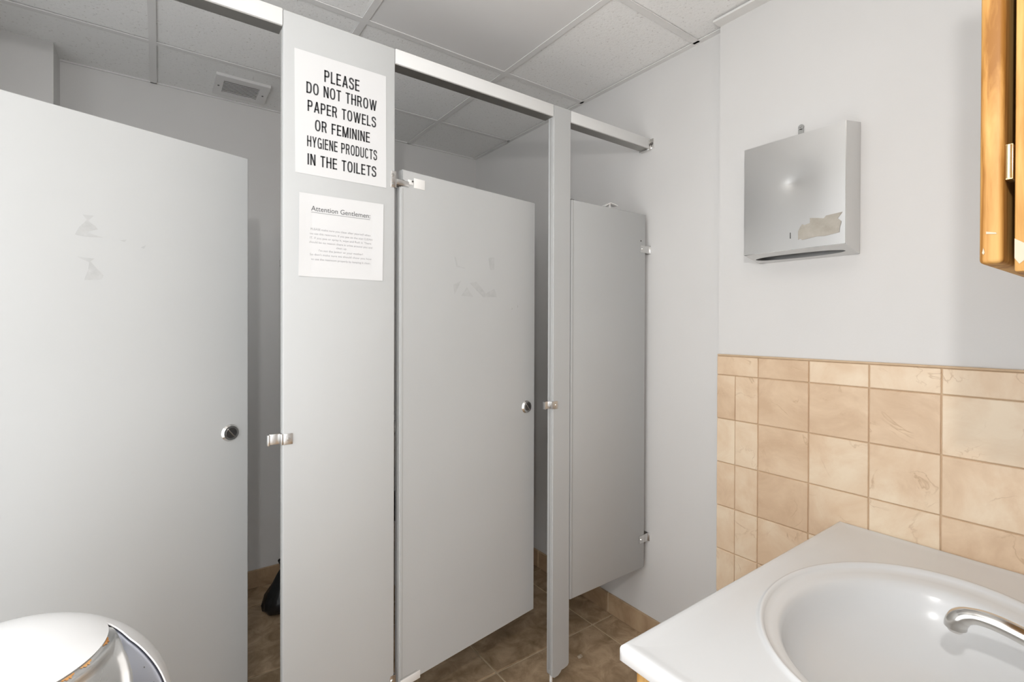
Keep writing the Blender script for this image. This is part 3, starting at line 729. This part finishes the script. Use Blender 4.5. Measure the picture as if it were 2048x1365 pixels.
for f_ in (.5,):
    row = []
    for a_ in angs:
        p = Vector(lip(a_, .030, -.002)); r_ = ell_r(a_, AX, AY) * 1.03
        q_ = Vector((BX + math.cos(a_) * r_, BY + math.sin(a_) * r_, CZ - .002)); 
        row.append(bm.verts.new(p.lerp(q_, f_) if (p.xy - Vector((BX, BY))).length > r_ else p.lerp(q_, .5)))
    loops.append(row)
for fr, z in [(1.02, -.002)] + bowl:
    # the bowl's inner oval sits slightly toward the left end
    sh = -.022 * min(1, max(0, (1 - fr) / .2))
    loops.append([bm.verts.new((BX + sh + math.cos(a_) * ell_r(a_, AX, AY) * fr, BY + math.sin(a_) * ell_r(a_, AX, AY) * fr, CZ + z)) for a_ in angs])
for A_, B_ in zip(loops, loops[1:]):
    for i in range(len(angs)):
        j = (i + 1) % len(angs); bm.faces.new((A_[i], A_[j], B_[j], B_[i]))
bm.faces.new(loops[-1])
top = finish(bm, 'basin_top', M['marble'], None, True, 60)
tag(top, 'white moulded vanity top with an oval sink bowl', 'sink')
dz = CZ - .137
dn = lathe('drain', [(.0, .0015), (.016, .0015), (.021, .003), (.023, .001), (.023, -.001)], M['chrome'], top, 32, 1, 1, (BX - .022, BY, dz))
box('backsplash', CX0, CX1, Y0 + .001, Y0 + .016, CZ - .001, CZ + .08, M['marble'], top, .003)
# faucet
fc = empty('faucet', (1.16, .035, CZ)); tag(fc, 'chrome faucet with a curved spout over the oval bowl', 'faucet'); bpy.context.view_layer.update()
def KF(o): return rel(o, fc)
XS = 1.16
KF(box('base_plate', XS - .075, XS + .075, .002, .052, CZ + .0008, CZ + .016, M['chrome'], fc, .006, 3))
path = smooth_path([(XS, .040, CZ + .012), (XS, .066, CZ + .026), (XS, .106, CZ + .042), (XS, .145, CZ + .0540), (XS, .182, CZ + .0610), (XS, .208, CZ + .0600), (XS, .226, CZ + .0520), (XS, .2345, CZ + .0390), (XS, .2360, CZ + .0285)], 6)
rr = []
for i in range(len(path)):
    t_ = i / (len(path) - 1); a_ = .0135 - .0030 * t_ if t_ < .65 else .01155 + .0028 * min(1, (t_ - .65) / .15)
    rr.append((a_ * 1.12, a_ * 1.25))
KF(tube('spout', path, rr, M['chrome'], fc, 20))
ae = KF(cyl('aerator', (XS, .2360, CZ + .029), (XS, .2365, CZ + .0205), .0128, M['chrome'], fc, 24, .0100, .001))
for s in (-1, 1):
    hd = KF(cyl('handle_post', (XS + s * .051, .033, CZ + .014), (XS + s * .051, .033, CZ + .040), .015, M['chrome'], fc, 24, .011, .002))
    tube('lever', smooth_path([(XS + s * .051, .033, CZ + .040), (XS + s * .070, .042, CZ + .049), (XS + s * .098, .056, CZ + .052)], 5), .0055, M['chrome'], hd, 12)

# ------------------------------------------------------------------ oak wall cabinet
MX, MT, MB_ = .700, 1.860, 1.352
mc = empty('medicine_cabinet', (1.13, Y0, MB_)); tag(mc, 'golden oak wall cabinet with a chipped door edge, above the basin', 'cabinet'); bpy.context.view_layer.update()
def KM(o): return rel(o, mc)
MX1 = 1.56
for a, b in ((MX, MX + .019), (MX1 - .019, MX1)): KM(box('side_panel', a, b, Y0 + .001, .100, MB_, MT, M['oak'], mc, .0025))
KM(box('bottom_panel', MX + .019, MX1 - .019, Y0 + .001, .100, MB_, MB_ + .019, M['oakx'], mc))
KM(box('top_panel', MX + .019, MX1 - .019, Y0 + .001, .100, MT - .019, MT, M['oakx'], mc))
KM(box('back_panel', MX + .019, MX1 - .019, Y0 + .001, Y0 + .007, MB_ + .019, MT - .019, M['oakx'], mc))
mid = (MX + MX1) / 2
for a, b, hx in ((MX, mid - .002, MX), (mid + .002, MX1, MX1)):
    dr = KM(box('door', a, b, .1075, .1262, MB_ + .010, MT - .002, M['oak'], mc, .005, 4))
    for z in (1.465, 1.77):
        s = 1 if hx == MX else -1
        hn = box('hinge', hx + s * .0005, hx + s * .020, .1010, .1068, z - .018, z + .018, M['brass'], dr, .0006)
        cyl('hinge_barrel', (hx + s * .001, .1042, z - .017), (hx + s * .001, .1042, z + .017), .0026, M['brass'], hn, 12)
    cyl('knob', ((mid - .03 if hx == MX else mid + .03), .1262, 1.42), ((mid - .03 if hx == MX else mid + .03), .145, 1.42), .008, M['brass'], dr, 16, .013)
# chips in the varnish: thin raised flakes
def flake(pts, x, th=.0006):
    o = prism('varnish_chip', pts, lambda u, v, w_: Vector((w_, u, v)), (x - th, x + .001), M['chip'], mc); KM(o)
flake([(.0995, 1.386), (.092, 1.380), (.0855, 1.372), (.090, 1.366), (.096, 1.360), (.0995, 1.366)], MX)
flake([(.1205, 1.396), (.113, 1.394), (.1125, 1.3925), (.1205, 1.3935)], MX)
flake([(.1235, 1.374), (.1225, 1.379), (.1215, 1.374), (.1225, 1.372)], MX)

# ------------------------------------------------------------------ waste bin with push flap
bo = Vector((-.171, .902, .708)); BR, BH = .19, .181
bn = empty('waste_bin', (bo.x, bo.y, FZ)); tag(bn, 'white domed waste bin with a rusty stainless push flap', 'waste bin'); bpy.context.view_layer.update()
def KB(o): return rel(o, bn)
KB(lathe('can_body', [(.170, FZ), (.172, FZ), (.184, .05), (.186, .60), (.186, .690), (.1865, .700), (.178, .700)], M['enamel'], bn, 64, 1, 1, (bo.x, bo.y, 0)))
def lerp_tab(tab, x):
    tab = sorted(tab)
    if x <= tab[0][0]: return tab[0][1]
    for (a, b), (c, d) in zip(tab, tab[1:]):
        if x <= c: return b + (d - b) * (x - a) / (c - a)
    return tab[-1][1]
AC = -60.0; E0, E1 = 4.0, 54.0
def a_r(e): return lerp_tab([(4, -9.5), (17, -7), (24, -5.2), (34, -2.6), (44.5, 1.8), (54, 16.5)], e)
def a_l(e): return 2 * AC - a_r(e)
def dome(az, el, k=1.0):
    a, e = R(az), R(el); return Vector((bo.x + BR * k * math.cos(e) * math.cos(a), bo.y + BR * k * math.cos(e) * math.sin(a), bo.z + BH * k * math.sin(e)))
bm = bmesh.new(); NO, NI = 64, 40
def az_row(e):
    r_, l_ = a_r(e), a_l(e); out = [r_ + (l_ + 360 - r_) * i / NO for i in range(NO + 1)]
    ins = [l_ + (r_ - l_) * i / NI for i in range(1, NI)]
    return out, [x + 360 for x in ins]
rows = []
els = [-8, -3, 0, E0] + [E0 + (E1 - E0) * i / 24 for i in range(1, 25)] + [58, 63, 68, 73, 78, 83, 87]
vr = []
for e in els:
    ec = min(max(e, E0), E1); o_, i_ = az_row(ec); k = 1.0 if e >= 0 else 1.0
    inside_needed = (e <= E0 or e >= E1)
    if e < 0:
        zz = bo.z + e * .0022
        vr.append([bm.verts.new((bo.x + BR * math.cos(R(a)), bo.y + BR * math.sin(R(a)), zz)) for a in o_ + i_])
    else:
        vr.append([bm.verts.new(dome(a, e)) for a in (o_ + i_ if inside_needed else o_)])
for (ea, A_), (eb, B_) in zip(zip(els, vr), zip(els[1:], vr[1:])):
    n_o = NO
    for i in range(n_o): bm.faces.new((A_[i], A_[i + 1], B_[i + 1], B_[i]))
    if len(A_) > NO + 1 and len(B_) > NO + 1:
        L_ = len(A_)
        for i in range(NO, L_): bm.faces.new((A_[i], A_[(i + 1) % L_], B_[(i + 1) % L_], B_[i]))
cap = bm.verts.new(dome(0, 90))
T_ = vr[-1]
for i in range(len(T_)): bm.faces.new((T_[i], T_[(i + 1) % len(T_)], cap))
dm = KB(finish(bm, 'dome_lid', M['enamel'], bn, True, 50))
so = dm.modifiers.new('thickness', 'SOLIDIFY'); so.thickness = .0020; so.offset = -1; es_ = dm.modifiers.new('crisp', 'EDGE_SPLIT'); es_.split_angle = R(40)
# flap: one steel sheet, the middle pressed in and bordered by a raised bead
RID = [(8, -46), (20, -37), (34, -25.5), (38.8, -19.8), (45.6, -10.7), (49, 0), (51.5, 13.0)]
def rid(e): return lerp_tab(RID, e)
bm = bmesh.new(); nu, nv = 130, 64; G = []; wing = []
for j in range(nv + 1):
    e = 2 + (55.5 - 2) * j / nv; row = []
    r_, l_ = a_r(min(e, 54)) + 3, a_l(min(e, 54)) - 3
    for i in range(nu + 1):
        az = l_ + (r_ - l_) * i / nu
        half = rid(e) - AC; s_ = (half - abs(az - AC)) * R(1) * BR * math.cos(R(e)) * .80
        top_ = (51.0 - e) * R(1) * BR
        q_ = min(s_, top_)
        sm_ = max(0, min(1, q_ / .012)); sm_ = sm_ * sm_ * (3 - 2 * sm_)
        off = -.0036 - .006 * sm_ + .0014 * math.exp(-(q_ / .0026) ** 2)
        row.append((bm.verts.new(dome(az, e, 1 + off / BR)), q_))
    G.append(row)
for j in range(nv):
    for i in range(nu):
        f_ = bm.faces.new((G[j][i][0], G[j][i + 1][0], G[j + 1][i + 1][0], G[j + 1][i][0]))
        qq = (G[j][i][1] + G[j + 1][i + 1][1]) / 2
        e_ = 2 + 53.5 * j / nv
        f_.material_index = 1 if (qq < -.004 and e_ < 50.2) else 0
fpn = KB(finish(bm, 'push_flap', [M['steel'], M['wing_reflection']], bn, True))
for az0, az1 in ((-15, -4), (-38, -29), (-50, -42)):
    bm = bmesh.new(); n_ = 10; a_ = []; b_ = []
    for k in range(n_ + 1):
        az = az0 + (az1 - az0) * k / n_; wv = .3 + (.9 + .5 * math.sin(k * 2.3)) * math.sin(math.pi * k / n_)
        a_.append(bm.verts.new(dome(az, 53.6, 1 - .0032 / BR))); b_.append(bm.verts.new(dome(az, 53.6 - wv, 1 - .0030 / BR)))
    for k in range(n_): bm.faces.new((a_[k], a_[k + 1], b_[k + 1], b_[k]))
    o = finish(bm, 'rust_streak', M['rust'], fpn); 
for (az, e, ln, tilt) in ((-30, 44, .016, 0), (-33, 40, .020, 0), (-36, 36, .012, 0)):
    p_ = dome(az - 4, e, 1 - .0100 / BR); q_ = dome(az + 3, e + 3, 1 - .0100 / BR)
    tube('scratch_line', [p_, p_.lerp(q_, .5), q_], .0007, M['chrome'], fpn, 8)
for (az, e) in ((-14, 25), (-12, 33), (-17, 20), (-13, 18)):
    p_ = dome(az, e, 1 - .0042 / BR); n_ = (p_ - bo).normalized()
    cyl('grime_speck', p_ - n_ * .0012, p_ + n_ * .0012, .0011, M['dsteel'], fpn, 8)

# ------------------------------------------------------------------ inside the stalls
# toilet in the middle stall
tx = 1.06
to = empty('toilet', (tx, B - .35, FZ)); tag(to, 'white toilet glimpsed through the gap beside the middle door', 'toilet'); bpy.context.view_layer.update()
def KT(o): return rel(o, to)
KT(box('tank', tx - .22, tx + .22, B - .205, B - .015, .375, .715, M['porcelain'], to, .025, 4))
KT(box('tank_lid', tx - .232, tx + .232, B - .218, B - .010, .712, .742, M['porcelain'], to, .010, 3))
KT(cyl('flush_lever', (tx - .16, B - .205, .66), (tx - .16, B - .225, .66), .010, M['chrome'], to, 16))
def oval_loft(name, secs, mat, seg=40):
    bm = bmesh.new(); rings = []
    for (cy, rx, ry, z) in secs:
        rings.append([bm.verts.new((tx + rx * math.cos(2 * math.pi * k / seg), cy + ry * math.sin(2 * math.pi * k / seg), z)) for k in range(seg)])
    for A_, B_ in zip(rings, rings[1:]):
        for k in range(seg): bm.faces.new((A_[k], A_[(k + 1) % seg], B_[(k + 1) % seg], B_[k]))
    bm.faces.new(rings[0]); bm.faces.new(rings[-1])
    return KT(finish(bm, name, mat, to, True, 50))
oval_loft('bowl', [(B - .40, .105, .24, FZ), (B - .40, .108, .245, FZ + .02), (B - .39, .10, .225, .10), (B - .40, .12, .24, .20), (B - .43, .175, .27, .30), (B - .445, .188, .262, .365), (B - .445, .188, .262, .380), (B - .445, .140, .205, .380), (B - .44, .12, .18, .30), (B - .42, .06, .09, .20)], M['porcelain'])
oval_loft('seat', [(B - .445, .140, .21, .382), (B - .445, .19, .265, .382), (B - .445, .192, .267, .392), (B - .445, .185, .26, .400), (B - .445, .145, .21, .400), (B - .445, .140, .21, .382)], M['seat'])
KT(box('tank_neck', tx - .10, tx + .10, B - .24, B - .06, .30, .378, M['porcelain'], to, .015, 3))

# black bag in the left stall
bg = empty('plastic_bag', (.455, 2.41, FZ)); tag(bg, 'black plastic bag slumped on the floor behind the notice pilaster', 'bag'); bpy.context.view_layer.update()
bm = bmesh.new(); seg = 36; rings = []
prof = [(.0, 0), (.045, .0), (.072, .010), (.084, .035), (.080, .065), (.062, .10), (.044, .135), (.030, .165), (.020, .185), (.024, .205), (.034, .225)]
for r_, z_ in prof:
    rings.append([bm.verts.new((.452 + z_ * .10 + r_ * (1 + .10 * math.sin(5 * a_ + z_ * 30) + .05 * math.sin(11 * a_)) * math.cos(a_) * (1 if z_ > 0 else 1), 2.425 + r_ * .85 * (1 + .08 * math.sin(7 * a_ + z_ * 40)) * math.sin(a_), FZ + z_)) for a_ in [2 * math.pi * k / seg for k in range(seg)]])
for A_, B_ in zip(rings, rings[1:]):
    for k in range(seg): bm.faces.new((A_[k], A_[(k + 1) % seg], B_[(k + 1) % seg], B_[k]))
bmesh.ops.remove_doubles(bm, verts=bm.verts, dist=1e-6)
rel(finish(bm, 'bag_body', M['bag'], bg, True), bg)
rel(lathe('knot', [(.0, .178), (.018, .180), (.023, .186), (.018, .192), (0, .194)], M['bag'], bg, 20, 1, 1, (.471, 2.425, FZ)), bg)

# scrap on the floor
bm = bmesh.new()
pts = [(-.011, -.004, .0), (-.004, -.010, .003), (.010, -.006, .001), (.011, .005, .004), (.002, .010, .001), (-.009, .006, .002)]
a = [bm.verts.new((1.342 + x, 1.386 + y, FZ + z + .0012)) for x, y, z in pts]; b = [bm.verts.new((1.342 + x, 1.386 + y, FZ + z)) for x, y, z in pts]
c = bm.verts.new((1.342, 1.386, FZ + .0055))
for i in range(6): bm.faces.new((a[i], a[(i + 1) % 6], c)); bm.faces.new((a[i], a[(i + 1) % 6], b[(i + 1) % 6], b[i]))
bm.faces.new(b)
tag(finish(bm, 'paper_scrap', M['chip']), 'tiny pale paper scrap on the brown floor tiles', 'scrap')
